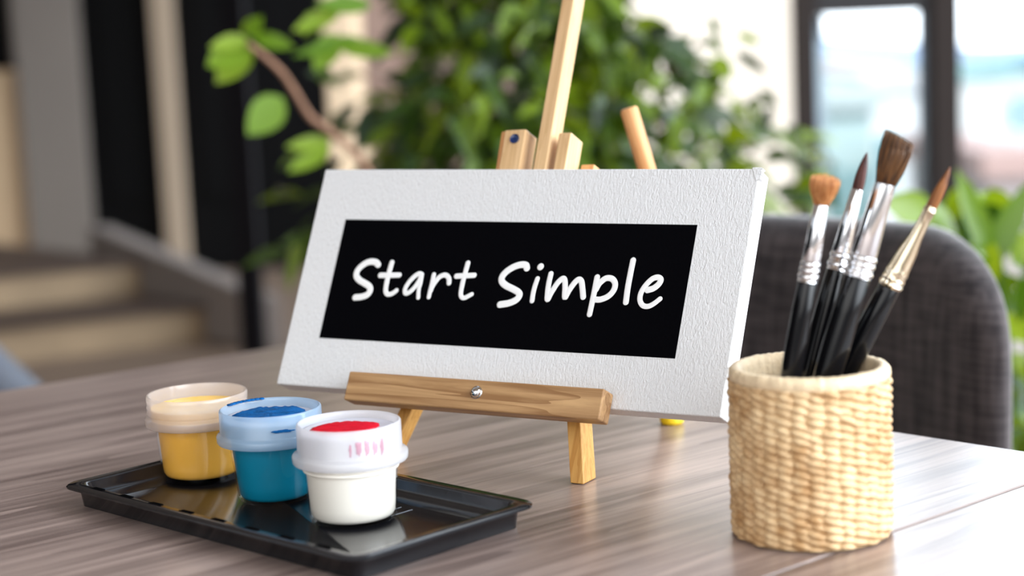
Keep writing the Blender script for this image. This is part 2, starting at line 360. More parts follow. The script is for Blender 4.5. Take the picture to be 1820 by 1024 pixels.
for p in ins: beam('leg', (p.x, p.y, 0.0), (p.x, p.y, TZ - 0.091), 0.06, 0.06, M['darkmetal'], table, (1, 0, 0), 0.003)

# ------------------------------------------------------------------ easel
FOOT = V((0.03347, 1.04582, 0.75))
EX = V((0.86163, -0.50754, 0)); EY = V((0.22646, 0.38446, 0.89493)); EN = V((-0.45421, -0.77110, 0.44620))
EM = axes(EX, EY, EN, FOOT)
easel = thing('tabletop_easel', 'small natural pine tabletop easel holding the black and white canvas', 'easel', FOOT, axes(EX, EY, EN))
zl = (0, 0, 1)
def wz(u, v, z): return EM @ V((u, v, z))
# front legs (splayed), feet on the table
def foot_v(u, z, top):  # v where world z = table
    return 0
def front_leg(u0, u1, v1):
    a = 0.00475; k = 0.4986; vs = []
    def ring(u, f): return [(u - a, f(-.015), -.015), (u + a, f(-.015), -.015), (u + a, f(0), 0), (u - a, f(0), 0)]
    mb = MB(); mb.prism3(ring(0, lambda z: 0.0004 - z * k), ring(u1 - u0, lambda z: v1)); 
    mb.build('front_leg', M['leg'], easel, Matrix.Translation((u0, 0, 0)), bevel=.0008)
front_leg(0.0012, -0.0500, 0.195); front_leg(-0.1450, -0.0900, 0.195)
# mast with its clamp blocks
beam('mast', (-0.0650, 0.0600, -0.0075), (-0.0735, 0.3900, -0.0075), 0.0098, 0.0150, M['mast'], easel, zl, 0.001)
beam('hinge_block', (-0.0905, 0.1880, -0.0075), (-0.0925, 0.2370, -0.0075), 0.0165, 0.0170, M['mast'], easel, zl, 0.0012)
beam('hinge_block', (-0.1000, 0.1880, -0.0085), (-0.1025, 0.2365, -0.0085), 0.0040, 0.0150, M['dowel'], easel, zl, 0.0008)
beam('hinge_block', (-0.0535, 0.1880, -0.0095), (-0.0545, 0.2350, -0.0095), 0.0095, 0.0180, M['mast'], easel, zl, 0.0012)
beam('hinge_block', (-0.0420, 0.1880, -0.0240), (-0.0430, 0.2190, -0.0240), 0.0100, 0.0120, M['dowel'], easel, zl, 0.0008)
mb = MB(); mb.lathe([(0, 0.0), (0.0026, 0.0), (0.0034, 0.0006), (0.0034, -0.004), (0, -0.004)], 32)
plug = mb.build('bolt', M['bluehole'], easel, Matrix.Translation(V((-0.0915, 0.2300, 0.0012))), smooth=True)
plug['label'] = 'dark blue round bolt in the clamp block'
# ledge: front lip, base shelf and end
beam('ledge', (-0.1640, 0.0447, 0.0230), (0.0240, 0.0447, 0.0230), 0.0195, 0.0135, M['ledge'], easel, zl, 0.0012)
beam('shelf_bar', (-0.1600, 0.0428, 0.0079), (0.0140, 0.0428, 0.0079), 0.0036, 0.0156, M['ledge'], easel, zl, 0.0008)
mb = MB(); pr = [(0, 0.0031)] + [(0.0036 * math.sin(a), 0.0031 * math.cos(a)) for a in [PI / 2 * i / 8 for i in range(1, 9)]] + [(0.0042, 0.0), (0.0042, -0.0006)]
mb.lathe([(r, z) for r, z in pr][::-1] if False else pr, 40)
sw = mb.build('bolt', M['screw'], easel, Matrix.Translation(V((-0.0645, 0.0462, 0.0302))), smooth='all'); sw['label'] = 'domed chrome bolt head on the ledge'
# cross bar, rear leg and dowel
beam('cross_bar', (-0.1080, 0.1380, -0.0205), (0.0180, 0.1380, -0.0205), 0.012, 0.010, M['leg'], easel, zl)
inv = EM.inverted()
rf = V((0.1085, 1.2040, 0.7565)); top = wz(-0.060, 0.215, -0.026)
beam('rear_leg', inv @ rf, inv @ top, 0.011, 0.011, M['leg'], easel, zl)
mb = MB(); mb.lathe([(0, 0), (0.0072, 0), (0.0085, 0.0015), (0.0085, 0.006), (0.007, 0.010), (0, 0.010)], 32)
ft = mb.build('rubber_foot', M['yellowfoot'], easel, EM.inverted() @ Matrix.Translation(V((rf.x, rf.y, 0.7502))), smooth=True)
ft['label'] = 'yellow rubber foot'
# dowel arm rising behind the canvas
pa, pb = inv @ at(1163, 345, 1.255), inv @ at(1117, 192, 1.255)
mb = MB(); L = (pb - pa).length
rr = 0.0068
mb.lathe([(0, 0), (rr * 0.9, 0), (rr, 0.001), (rr, L - 0.0016), (rr * 0.82, L), (0, L)], 10)
Yd = (pb - pa).normalized(); Xd = Yd.cross(V((0, 0, 1))).normalized(); Zd = Xd.cross(Yd)
m = axes(Xd, Zd, Yd, pa)
# local z is the length here, so swap grain: rebuild with length on Y
mb.v = [(x, z, -y) for x, y, z in mb.v]
mb.build('dowel', M['dowel'], easel, axes(Xd, Yd, Xd.cross(Yd), pa), smooth=50)
beam('dowel_bracket', inv @ at(1160, 335, 1.255), (-0.045, 0.196, -0.034), 0.010, 0.010, M['leg'], easel, zl)

# ------------------------------------------------------------------ canvas
cu0, cu1, cv0, cv1 = -0.2318, 0.0957, 0.0452, 0.2022
mb = MB(); mb.box(cu0, cu1, cv0, cv1, 0.0006, 0.016)
canvas = mb.build('painted_canvas', M['canvas'], None, EM, bevel=0.0010)
tag(canvas, 'wide white canvas with a black painted rectangle and hand lettering, propped on the easel', 'canvas')
mb = MB(); mb.box(-0.2046, 0.0604, 0.0793, 0.1650, 0.0159, 0.01612)
pn = mb.build('painted_panel', M['blackpaint'], canvas); pn['label'] = 'black painted rectangle with white words'
# frayed fold at the upper right corner
random.seed(5); mb = MB()
out = [(0.0905, 0.2020)] + [(0.0905 + 0.0016 * i, 0.2028 + random.uniform(-.0001, .0002)) for i in range(4)]
out += [(0.0972 + random.uniform(-.0007, .0007), 0.2024 - 0.0007 * i) for i in range(11)]
out += [(0.0955, 0.1945), (0.0940, 0.1940)]
mb.prism(out[::-1], 0.0120, 0.0163); fo = mb.build('folded_corner', M['canvas'], canvas, bevel=0.0003, seg=1)
# lettering strokes, in canvas coordinates
def on_canvas(px, py):
    v = ray(px, py); N = EN; t = (0.0162 + N.dot(FOOT - C)) / N.dot(v)
    q = C + v * t - FOOT; return (q.dot(EX), q.dot(EY))
S1 = [([(436, 186), (412, 160), (360, 152), (300, 170), (240, 215), (207, 262), (203, 310), (235, 352), (290, 385), (338, 418), (350, 458), (322, 505), (262, 530), (188, 538)], 35, 35),
      ([(584, 162), (556, 260), (530, 370), (517, 455), (530, 498), (565, 503), (600, 488), (634, 463)], 30, 25),
      ([(460, 299), (560, 299), (664, 297)], 30, 28),
      ([(906, 292), (880, 282), (835, 305), (775, 365), (733, 430), (724, 478), (742, 495), (785, 472), (835, 420), (880, 350), (906, 292), (893, 380), (874, 450), (868, 540)], 27, 23),
      ([(1037, 292), (1018, 380), (998, 460), (982, 534)], 25, 24),
      ([(1000, 470), (1035, 395), (1090, 325), (1140, 298), (1178, 305), (1200, 340), (1200, 382)], 26, 28),
      ([(1404, 168), (1376, 270), (1345, 390), (1327, 490), (1337, 533), (1366, 543), (1405, 525), (1446, 503)], 28, 23),
      ([(1280, 309), (1380, 304), (1472, 299)], 29, 28)]
S2 = [([(408, 196), (398, 168), (350, 164), (285, 184), (215, 228), (172, 280), (172, 325), (210, 362), (270, 392), (322, 422), (338, 452), (308, 496), (240, 528), (152, 543)], 31, 31),
      ([(509, 297), (484, 370), (467, 440), (457, 507)], 23, 23), ([(536, 186), (541, 181)], 30, 30),
      ([(637, 250), (618, 335), (606, 425), (604, 496), (640, 430), (700, 338), (748, 296), (768, 312), (772, 380), (770, 474), (808, 410), (858, 340), (898, 305), (926, 320), (936, 380), (944, 470)], 25, 27),
      ([(1077, 283), (1054, 400), (1030, 515), (1004, 636)], 27, 25),
      ([(1064, 400), (1100, 340), (1160, 294), (1218, 298), (1248, 345), (1232, 410), (1180, 465), (1110, 494), (1060, 495)], 27, 27),
      ([(1419, 122), (1394, 245), (1368, 385), (1350, 520)], 27, 27),
      ([(1556, 405), (1612, 388), (1662, 348), (1682, 305), (1652, 284), (1600, 300), (1540, 358), (1495, 430), (1484, 500), (1510, 550), (1560, 560), (1615, 535), (1676, 488)], 28, 22)]
mb = MB(); zz = 0.01628
for strokes, ox, oy, s in ((S1, 600, 440, 6.0667), (S2, 860, 440, 5.3529)):
    for pts, r0, r1 in strokes:
        cp = catmull([(p[0], p[1], 0) for p in pts], 9)
        P = [V(on_canvas(ox + p.x / s, oy + p.y / s)) for p in cp]; n = len(P)
        k = 0.3980e-3 / s   # metres on the board per zoomed pixel
        Rr = [(r0 + (r1 - r0) * i / (n - 1)) * k for i in range(n)]
        o0 = len(mb.v); mb.tube([(p.x, p.y, 0) for p in P], Rr, 20, cap=False)
        for q_, rr_ in ((P[0], Rr[0]), (P[-1], Rr[-1])):
            mb.lathe([(0, rr_)] + [(rr_ * math.sin(PI * a / 10), rr_ * math.cos(PI * a / 10)) for a in range(1, 10)] + [(0, -rr_)], 20, (q_.x, q_.y, 0))
        rm = max(Rr)
        mb.v[o0:] = [(x, yy, 0.01610 + z / rm * 0.00030) for x, yy, z in mb.v[o0:]]
lt = mb.build('lettering', M['letter'], pn, smooth='all'); lt['label'] = 'white handwritten words Start Simple'

# ------------------------------------------------------------------ tray
ta = math.radians(-44.0); tu = V((math.cos(ta), math.sin(ta), 0)); tv = V((-math.sin(ta), math.cos(ta), 0))
TC = V((-0.1363, 1.0010, 0.7503))
HL, HW = 0.1376, 0.0695
tray = thing('plastic_tray', 'shallow black glossy plastic tray under the three paint pots', 'tray', TC, axes(tu, tv, (0, 0, 1)))
def rrect(hx, hy, r, z, n=6):
    out = []
    for cx, cy, a0 in ((hx - r, hy - r, 0), (-hx + r, hy - r, 90), (-hx + r, -hy + r, 180), (hx - r, -hy + r, 270)):
        for i in range(n + 1):
            a = math.radians(a0 + 90 * i / n); out.append((cx + r * math.cos(a), cy + r * math.sin(a), z))
    return out
def loops(mb, L, cap0=True, cap1=True):
    n = len(L[0]); vs = [p for l in L for p in l]
    fs = [(i * n + q, i * n + (q + 1) % n, (i + 1) * n + (q + 1) % n, (i + 1) * n + q) for i in range(len(L) - 1) for q in range(n)]
    if cap0: fs.append(tuple(range(n - 1, -1, -1)))
    if cap1: fs.append(tuple((len(L) - 1) * n + q for q in range(n)))
    mb.add(vs, fs)
mb = MB()
prof = [(0.0085, 0.0, .006), (0.0068, 0.0100, .008), (0.0052, 0.0112, .010), (0.0, 0.0118, .012), (-0.0002, 0.0128, .012), (0.0006, 0.0136, .012), (0.0085, 0.0138, .008), (0.0098, 0.0130, .007), (0.0115, 0.0086, .006), (0.0150, 0.0070, .006), (0.0185, 0.0058, .006), (0.0205, 0.0030, .006)]
loops(mb, [rrect(HL - i, HW - i, r, z) for i, z, r in prof])
tbody = mb.build('tray_body', M['blackplastic'], tray, smooth=50)
for k in range(8):
    x = -0.112 + k * 0.0300
    mb = MB(); mb.prism([(x, -HW + .0062), (x + .0120, -HW + .0062), (x + .0110, -HW + .0094), (x + .0010, -HW + .0094)], .0130, .01395)
    mb.build('slot', M['slot'], tray)  # thin black piece, a notch's darkness put into its colour
for k in range(3):
    x = 0.040 + k * 0.0095
    mb = MB(); mb.box(x, x + 0.0005, 0.026, 0.040 + .003 * (k > 0), 0.0029, 0.00315); mb.build('mould_mark', M['mark'], tbody)
TF = TC.z + 0.0030     # tray floor

# ------------------------------------------------------------------ paint pots
def circ_prof(*a): return list(a)
def pot_body(root, rb, rt, h, paintmat, hp, wall=0.0010, foot=0.0022, glass=True):
    r0 = rb
    o = [(0, 0.0), (r0 - .003, 0.0), (r0 - .0012, .0004), (r0, .0025)] + [(r0 + (rt - r0) * t, .0025 + (h - .0025) * t) for t in (.25, .5, .75, 1)]
    i = [(rt, h)]
    mb = MB(); mb.lathe(o + i, 72)
    w = mb.build('jar_wall', M['glass'], root, smooth=50); w['label'] = 'clear plastic wall'
    g = 0.0003
    mb = MB(); rbp = r0 - wall - g
    def rad(z): return r0 + (rt - r0) * max(0, (z - .0025)) / (h - .0025) - wall - g
    pr = [(0, foot + .0002), (rbp - .0035, foot + .0002), (rbp - .0012, foot + .0010), (rbp, foot + .0030)] + [(rad(z), z) for z in [hp * t for t in (.25, .5, .75, 1)]] + [(0, hp)]
    mb.lathe(pr, 72); return mb.build('paint', paintmat, root, smooth=50)
def jar_pos(x, y): p = onz(x, y, TF); return V((p.x, p.y, TF + 0.0001))
# yellow
J = jar_pos(360, 849)
y = thing('paint_pot', 'open pot of yellow paint with a pinkish clear threaded collar, leftmost on the tray', 'paint pot', J, group=None)
pot_body(y, .0250, .0276, .0405, M['yellow'], .0392, foot=0.0030)
mb = MB()
collar = [(.0284, .0362), (.0330, .0362), (.0337, .0370), (.0336, .0412), (.0328, .0424), (.0318, .0436), (.0322, .0452), (.0316, .0470), (.0321, .0488), (.0315, .0506), (.0320, .0530), (.0318, .0552), (.0312, .0558), (.0304, .0556), (.0300, .0540), (.0299, .0500), (.0296, .0400)]
mb.lathe(collar, 80, closed=True); c_ = mb.build('collar', M['lidpink'], y, smooth=50); c_['label'] = 'pinkish clear threaded collar'
mb = MB(); pr = [(0, .0462), (.010, .0466), (.018, .0462), (.0240, .0468), (.0293, .0474), (.0293, .0402), (0, .0402)]
mb.lathe(pr, 64); s_ = mb.build('paint_surface', M['yellowtop'], y, smooth=50)
mb = MB(); mb.lathe([(0, .0008), (.0008, .0006), (.0011, 0), (0, -.0004)], 12); mb.build('speck', M['speck'], s_, Matrix.Translation((0.001, 0.002, .0470)), smooth=True)
# blue
J = jar_pos(490, 884)
b_ = thing('paint_pot', 'teal blue paint pot with a pale blue lid, middle of the three', 'paint pot', J)
pot_body(b_, .0222, .0262, .0405, M['teal'], .0398, wall=.0008, foot=.0012)
def lid(root, mat, k=1.0, H=.0560, rt=.0280, rf=.0315, zf=.0365, rec=.0075):
    mb = MB()
    p = [(.0278 * k, zf), (rf - .0006, zf), (rf, zf + .0008), (rf + .0001, zf + .0042), (rf - .0006, zf + .0051), (rt + .0006, zf + .0056), (rt + .0001, zf + .0066), (rt, H - .0012), (rt - .0003, H - .0003), (rt - .0010, H), (rt - .0017, H - .0004), (rt - .0020, H - .0016), (rt - .0021, H - rec), (rt - .0020, H - rec - .0030), (rt - .0014, H - rec - .0032), (.0278 * k + .0002, zf + .0048)]
    mb.lathe(p, 80, closed=True); return mb.build('lid', mat, root, smooth=50)
l_ = lid(b_, M['lidblue'], .98, rt=.0308, rf=.0330, zf=.0360, rec=.0040); l_['label'] = 'pale blue translucent lid rim'
mb = MB(); mb.lathe([(0, .0490), (.0278, .0490), (.0285, .0497), (.0280, .0505), (.0255, .0512), (.0235, .0508), (0, .0506)], 64); mb.build('lid_disc', M['recess'], b_, smooth=50)
random.seed(3)
def blob(name, mat, parent, rx, ry, z, h, seed, cx=0, cy=0, rot=0, amp=.12, crumb=0):
    n = 72; vs = [(cx, cy, z + h)]; ring = []
    for q, (k, hh) in enumerate(((.5, 1.0), (.85, .85), (1.0, .2), (1.0, -.3))):
        for i in range(n):
            a = 2 * PI * i / n
            e = 1 + amp * noise.noise(V((math.cos(a) * 1.7, math.sin(a) * 1.7, seed))) + amp * .5 * noise.noise(V((math.cos(a) * 7, math.sin(a) * 7, seed)))
            x = rx * k * e * math.cos(a); yy = ry * k * e * math.sin(a)
            X = cx + x * math.cos(rot) - yy * math.sin(rot); Y = cy + x * math.sin(rot) + yy * math.cos(rot)
            vs.append((X, Y, z + h * hh + (random.uniform(-crumb, crumb) if q < 2 else 0)))
    fs = [(0, 1 + i, 1 + (i + 1) % n) for i in range(n)]
    for r in range(3): fs += [(1 + r * n + i, 1 + (r + 1) * n + i, 1 + (r + 1) * n + (i + 1) % n, 1 + r * n + (i + 1) % n) for i in range(n)]
    mb = MB(); mb.add(vs, fs); return mb.build(name, mat, parent, smooth='all')
blob('paint_surface', M['bluetop'], b_, .0222, .0212, .0508, .0022, 1.0, crumb=.0004)
random.seed(8)
mb = MB()
for i in range(9):   # smear of paint at the back of the rim
    a = math.radians(108 + i * 6); r = .0285
    mb.lathe([(0, .0011), (.0016, .0008), (.0020, 0), (0, -.0002)], 10, (r * math.cos(a), r * math.sin(a), .0556))
mb.build('paint_smear', M['bluetop'], l_, smooth=True)
blob('paint_smear', M['bluetop'], l_, .0065, .0010, 0, .0006, 4.0, amp=.5).matrix_local = Matrix.Translation((.0100, -.0292, .0470)) @ Matrix.Rotation(math.radians(18), 4, 'Z') @ Matrix.Rotation(math.radians(90), 4, 'X')
# white
J = jar_pos(629, 921)
w_ = thing('paint_pot', 'white paint pot with a milky lid topped with red paint, on the tray', 'paint pot', J)
pot_body(w_, .0252, .0272, .0385, M['white'], .0380, wall=.0007, foot=.0016)
mb = MB(); mb.lathe([(.0270, .0300), (.0276, .0302), (.0279, .0310), (.0276, .0317), (.0271, .0318)], 72, closed=True); mb.build('jar_bead', M['white'], w_, smooth=50)
l_ = lid(w_, M['lidwhite'], 1.0, H=.0572, rt=.0300, rf=.0332, zf=.0345, rec=.0034); l_['label'] = 'milky translucent lid rim'
mb = MB(); mb.lathe([(0, .0512), (.0270, .0512), (.0277, .0519), (.0272, .0528), (.0246, .0536), (.0226, .0530), (0, .0528)], 64); mb.build('lid_disc', M['recess'], w_, smooth=50)
blob('paint_surface', M['red'], w_, .0190, .0165, .0530, .0012, 2.5, cx=-.002, cy=.000, rot=.2, crumb=.0003)
random.seed(4)
for k_ in range(5):
    an = math.radians(-84 + k_ * 9); r_ = .0301
    blob('paint_smear', M['pinksmear'], l_, random.uniform(.0008, .0018), random.uniform(.0025, .0045), 0, .0003, 6.0 + k_, amp=.5).matrix_local = Matrix.Translation((r_ * math.cos(an), r_ * math.sin(an), .0470 + random.uniform(-.001, .001))) @ Matrix.Rotation(an + PI / 2, 4, 'Z') @ Matrix.Rotation(math.radians(90), 4, 'X')

# ------------------------------------------------------------------ woven basket
BP = onz(1443, 944, TZ); BP = V((BP.x, BP.y, TZ + 0.0002))
bas = thing('woven_basket', 'round honey-coloured woven straw basket holding four paintbrushes', 'basket', BP)
RB, HB = 0.0428, 0.0925
COLS, ROWS = 32, 20
nu, nv = 448, 200
mb = MB(); vs = []
random.seed(11)
ker = [[(random.uniform(-.12, .12), random.uniform(-.10, .10), random.uniform(.74, 1.1), random.uniform(.30, .62), random.uniform(.82, 1.15)) for _ in range(ROWS + 6)] for _ in range(COLS)]
coloff = [(0.5 if c % 2 else 0) + random.uniform(-.12, .12) for c in range(COLS)]
for j in range(nv + 1):
    t = j / nv; z = 0.001 + t * (HB - 0.0075); rowf = t * ROWS
    for i in range(nu):
        c = i / nu * COLS; best = 0.0
        cw = c + .10 * noise.noise(V((c * .9, rowf * .35, 7)))
        for dc in (-1, 0, 1):
            ci = int(math.floor(cw)) + dc; cm = ci % COLS
            r0_ = rowf - coloff[cm]
            for dr in (-1, 0, 1):
                rj = int(math.floor(r0_)) + dr; kx, ky, sl, ks, am = ker[cm][(rj + 3) % (ROWS + 6)]
                x_ = cw - (ci + .5 + kx); y_ = r0_ - (rj + .5 + ky) + x_ * ks
                d_ = (x_ / .72 / sl) ** 2 + (y_ / .56) ** 2
                if d_ < 1: best = max(best, am * math.sqrt(1 - d_))
        r = RB - .0016 + .0029 * best - .0012 * max(0, 1 - z / .006) ** 2
        an = 2 * PI * i / nu
        vs.append((r * math.cos(an), r * math.sin(an), z))
fs = [(j * nu + i, j * nu + (i + 1) % nu, (j + 1) * nu + (i + 1) % nu, (j + 1) * nu + i) for j in range(nv) for i in range(nu)]
mb.add(vs, fs); mb.build('woven_wall', M['straw'], bas, smooth='all', fix=False)
mb = MB(); n = 220; prof_r = [(RB - .0010, HB - .0085), (RB + .0004, HB - .0050), (RB + .0002, HB - .0022), (RB - .0018, HB - .0003), (RB - .0042, HB), (RB - .0062, HB - .0010), (RB - .0074, HB - .0040), (RB - .0078, HB - .010)]
vs = []
for i in range(n):
    a = 2 * PI * i / n
    for q, (r, z) in enumerate(prof_r):
        w = .0005 * noise.noise(V((math.cos(a) * 14, math.sin(a) * 14, q * .6))) + .00008 * math.sin(a * 60 + q * .9)
        vs.append(((r + w) * math.cos(a), (r + w) * math.sin(a), z + w))
m_ = len(prof_r); fs = [(i * m_ + q, ((i + 1) % n) * m_ + q, ((i + 1) % n) * m_ + q + 1, i * m_ + q + 1) for i in range(n) for q in range(m_ - 1)]
mb.add(vs, fs); rim = mb.build('rim', M['strawrim'], bas, smooth='all'); rim['label'] = 'pale rolled rim'
mb = MB(); mb.lathe([(0, 0.0), (RB - .0025, 0.0), (RB - .0025, .002), (RB - .0075, .0035), (RB - .0077, HB - .009), (RB - .0040, HB - .006), (RB - .0018, HB - .010), (RB - .0018, .001)][:4] + [(0, .0035)], 64)
mb.build('base', M['straw'], bas, smooth=50)
mb = MB(); mb.lathe([(RB - .0077, .0035), (RB - .0077, HB - .009), (RB - .0025, HB - .009), (RB - .0025, .0035)], 64, closed=True); mb.build('lining', M['strawrim'], bas, smooth=50)

# ------------------------------------------------------------------ brushes
def brush(name, label, pm, pt, ym, yt, prof_ferr, prof_handle, tipfn, fmat, bmat, flat=1.0, frings=()):
    """pm: pixel of the axis at basket mouth, pt: pixel at bristle tip; distances along the axis measured from the tip"""
    A = at(pm[0], pm[1], ym); T = at(pt[0], pt[1], yt)
    d = (A - T).normalized()
    # extend down into the basket until it meets the floor or the lining
    s = (A - T).length
    while True:
        q = T + d * (s + .001)
        if q.z < BP.z + .0060 or math.hypot(q.x - BP.x, q.y - BP.y) > RB - .0118: break
        s += .001
        if s > .30: break
    Z = -d; X = V((0, -1, 0)).cross(Z).normalized(); Yv = Z.cross(X)
    root = thing(name, label, 'paintbrush', T + d * s, axes(X, Yv, Z))
    L = s
    # handle
    hp = [(0.0, 0.0)] + [(r, z) for r, z in prof_handle(L)]
    mb = MB(); mb.lathe(hp, 32); mb.v = [(x, yy * (1 - (1 - flat) * .4), z) for x, yy, z in mb.v]; mb.build('handle', M['handle'], root, smooth=50)
    mb = MB(); pf = [(r, L - dd) for dd, r in prof_ferr]
    pf = [(0, pf[0][1])] + pf + [(0, pf[-1][1])]
    mb.lathe(pf, 48)
    z0, z1 = pf[0][1], pf[-1][1]; zl_, zh = min(z0, z1), max(z0, z1)
    mb.v = [(x, yy * (1 - (1 - flat) * min(1, max(0, (z - zl_) / (zh - zl_)))), z) for x, yy, z in mb.v]
    mb.build('ferrule', fmat, root, smooth=40)
    tipfn(root, L, bmat)
    return root
def fer(d0, d1, r0, r1, rings):
    """ferrule from tip-distance d0 (bristle side, radius r0) to d1 (handle side, r1) with crimp rings at given distances"""
    P = [(d0, r0 * .92), (d0 + .0004, r0)]
    ds = sorted(rings)
    for k in ds:
        rr_ = r0 + (r1 - r0) * (k - d0) / (d1 - d0)
        P += [(k - .0022, rr_ * .985), (k - .0016, rr_ * .93), (k - .0010, rr_ * 1.05), (k, rr_ * 1.09), (k + .0010, rr_ * 1.05), (k + .0016, rr_ * .93)]
    P += [(d1 - .0002, r1), (d1, r1 * .96)]
    return P[::-1]
def tip_point(dl, r, curve=.55, bend=0.0):
    def fn(root, L, mat):
        mb = MB(); n = 14; pts = []; rs = []
        for i in range(n + 1):
            t = i / n; z = L - dl - .001 + (dl + .001) * t
            pts.append((bend * t * t, 0, z)); rs.append(max(.0002, r * (1 + .15 * math.sin(t * PI)) * (1 - t ** 1.6) ** curve))
        mb.tube(pts, rs, 16); mb.build('bristles', mat, root, smooth='all')
    return fn
def tip_hairs(dl, r, spread, rr, ragged, flat=1, n=150, slant=0, hair=.00032, base_fill=.6, round_=.12):
    def fn(root, L, mat):
        random.seed(int(dl * 1e5)); mb = MB()
        for i in range(n):
            a = random.uniform(0, 2 * PI); q = math.sqrt(random.random())
            bx, by = r * q * math.cos(a), r * q * math.sin(a) * flat
            l = dl * (1 - ragged * random.random() - slant * (1 - (bx / r)) * .5) * (1 - round_ * q * q)
            p = []; rs = []
            for k in range(6):
                t = k / 5; e = 1 + (spread(t) - 1)
                p.append((bx * e + random.uniform(-1, 1) * .0001, by * e, L - dl - .001 + (l + .001) * t)); rs.append(hair * (1 - .55 * t))
            mb.tube(p, rs, 5)
        # dense core
        p = []; rs = []
        for k in range(7):
            t = k / 6; p.append((0, 0, L - dl - .001 + (dl * .8 + .001) * t)); rs.append(r * base_fill * spread(t * .8) * (1 if k < 6 else .3))
        o = len(mb.v); mb.tube(p, rs, 16); mb.v = mb.v[:o] + [(x, yy * flat, z) for x, yy, z in mb.v[o:]]
        mb.build('bristles', mat, root, smooth='all')
    return fn
yB = BP.y
def hprof(dfer, rf, rmax, rend):
    def f(L):
        z = L - dfer
        return [(rend * .7, 0.0), (rend, .002), (rend + (rmax - rend) * .6, z * .35), (rmax, z * .72), (rmax * .97, z * .85), (rf, z - .001), (rf * .9, z)]
    return f
g_ = 'paintbrushes standing in the straw basket'
mmp = 1 / 3180.0
brush('paintbrush', 'brush with a frayed golden fan tip and silver ferrule, leftmost in the basket', (1408, 655), (1469, 308), yB - .012, yB - .014,
      fer(.0165, .0580, .0039, .0052, (.0485, .0518, .0552)), hprof(.0575, .0050, .0058, .0040),
      tip_hairs(.0165, .0036, lambda t: 1 + 1.25 * math.sin(PI * .62 * t ** 1.3) , .0036, .16, 1, 320, hair=.00026, base_fill=.62), M['silver'], M['b_fan'])['group'] = g_
brush('paintbrush', 'brush with a narrow dark red-brown round tip, behind and left of the large brush', (1441, 655), (1541, 271), yB + .014, yB + .018,
      fer(.0205, .0655, .0033, .0056, (.0575, .0625)), hprof(.0650, .0053, .0062, .0040), tip_point(.0205, .0030, .6), M['silver'], M['b_dark'])['group'] = g_
brush('paintbrush', 'large brush with a broad dark brown bristle head, tallest in the basket', (1474, 655), (1602, 234), yB - .004, yB - .004,
      fer(.0285, .0800, .0055, .0075, (.0695, .0730, .0775)), hprof(.0795, .0070, .0078, .0050),
      tip_hairs(.0290, .0050, lambda t: 1 + .75 * math.sin(t * PI * .62) * 1.0, .005, .05, .7, 520, slant=.16, hair=.00028, base_fill=.9, round_=.02), M['silver'], M['b_flat'], flat=.85)['group'] = g_
brush('paintbrush', 'brush with a pointed brown tip and gold-toned ferrule, rightmost and leaning right', (1505, 655), (1692, 298), yB + .014, yB,
      [(.0715, .0062), (.0712, .0065), (.0700, .0069), (.0688, .0064), (.0682, .0061), (.0668, .0066), (.0655, .0061), (.0640, .0060), (.0628, .0064), (.0615, .0059), (.0580, .0056), (.050, .0050), (.042, .0036), (.034, .0033), (.0262, .0033), (.0255, .0038), (.0245, .0034), (.0230, .0030)],
      hprof(.0710, .0060, .0066, .0040), tip_point(.0232, .0030, .62, .001), M['brass'], M['b_point'])['group'] = g_

# ------------------------------------------------------------------ chair at the table
e_ = V((0.69, -0.72, 0)).normalized(); f_ = V((-0.72, -0.69, 0)).normalized()
CC = V((0.268, 1.607, 0))
chair = thing('dining_chair', 'dark grey woven-fabric chair with a curved shell back, behind the basket', 'chair', CC, axes(e_, -f_, (0, 0, 1)))
def backrest(W, H, zb, Rc, T, fwd):
    na, nb = 48, 40; g = []
    for side in (1, -1):
        for i in range(na + 1):
            for j in range(nb + 1):
                a = -1 + 2 * i / na; b = -1 + 2 * j / nb
                a = math.copysign(1 - (1 - abs(a)) ** 1.6, a); b = math.copysign(1 - (1 - abs(b)) ** 1.6, b)
                x = W * a; ex = max(0, (abs(x) - (W - Rc)) / Rc); zt = H - Rc * .95 * (1 - math.sqrt(max(0, 1 - ex * ex)))
                z = zb + (zt - zb) * (b + 1) / 2
                th = T * (max(0, (1 - abs(a) ** 6) * (1 - abs(b) ** 9))) ** .5
                yb = -fwd * (abs(a) ** 2.4) + .10 * (z - .45) ** 1.0 * .3
                tx = -math.copysign(1, a) * .55 * abs(a) ** 1.5
                n_ = V((tx, -1, 0)).normalized()
                p = V((x, yb, z)) + n_ * th * side
                g.append(p)
    N = (na + 1) * (nb + 1); idx = lambda s, i, j: s * N + i * (nb + 1) + j
    fs = [(idx(s, i, j), idx(s, i + 1, j), idx(s, i + 1, j + 1), idx(s, i, j + 1)) for s in (0, 1) for i in range(na) for j in range(nb)]
    mb = MB(); mb.add(g, fs); return mb
backrest(.245, .850, .44, .115, .030, .065).build('backrest', M['fabric'], chair, smooth='all')
mb = MB(); loops(mb, [[(x, yy - .24, z) for x, yy, z in rrect(.225 - i, .205 - i, .07, z)] for i, z in ((.012, .405), (.0, .42), (0, .445), (.01, .458), (.03, .465))])
mb.build('seat', M['fabric'], chair, smooth=60)
for sx, sy in ((-1, -.40), (1, -.40), (-1, -.08), (1, -.08)):
    mb = MB(); mb.tube([(sx * .22, sy + (.02 if sy > -.2 else -.02), 0.0), (sx * .17, sy, .405)], [.011, .015], 12); mb.build('leg', M['darkmetal'], chair, smooth=40)

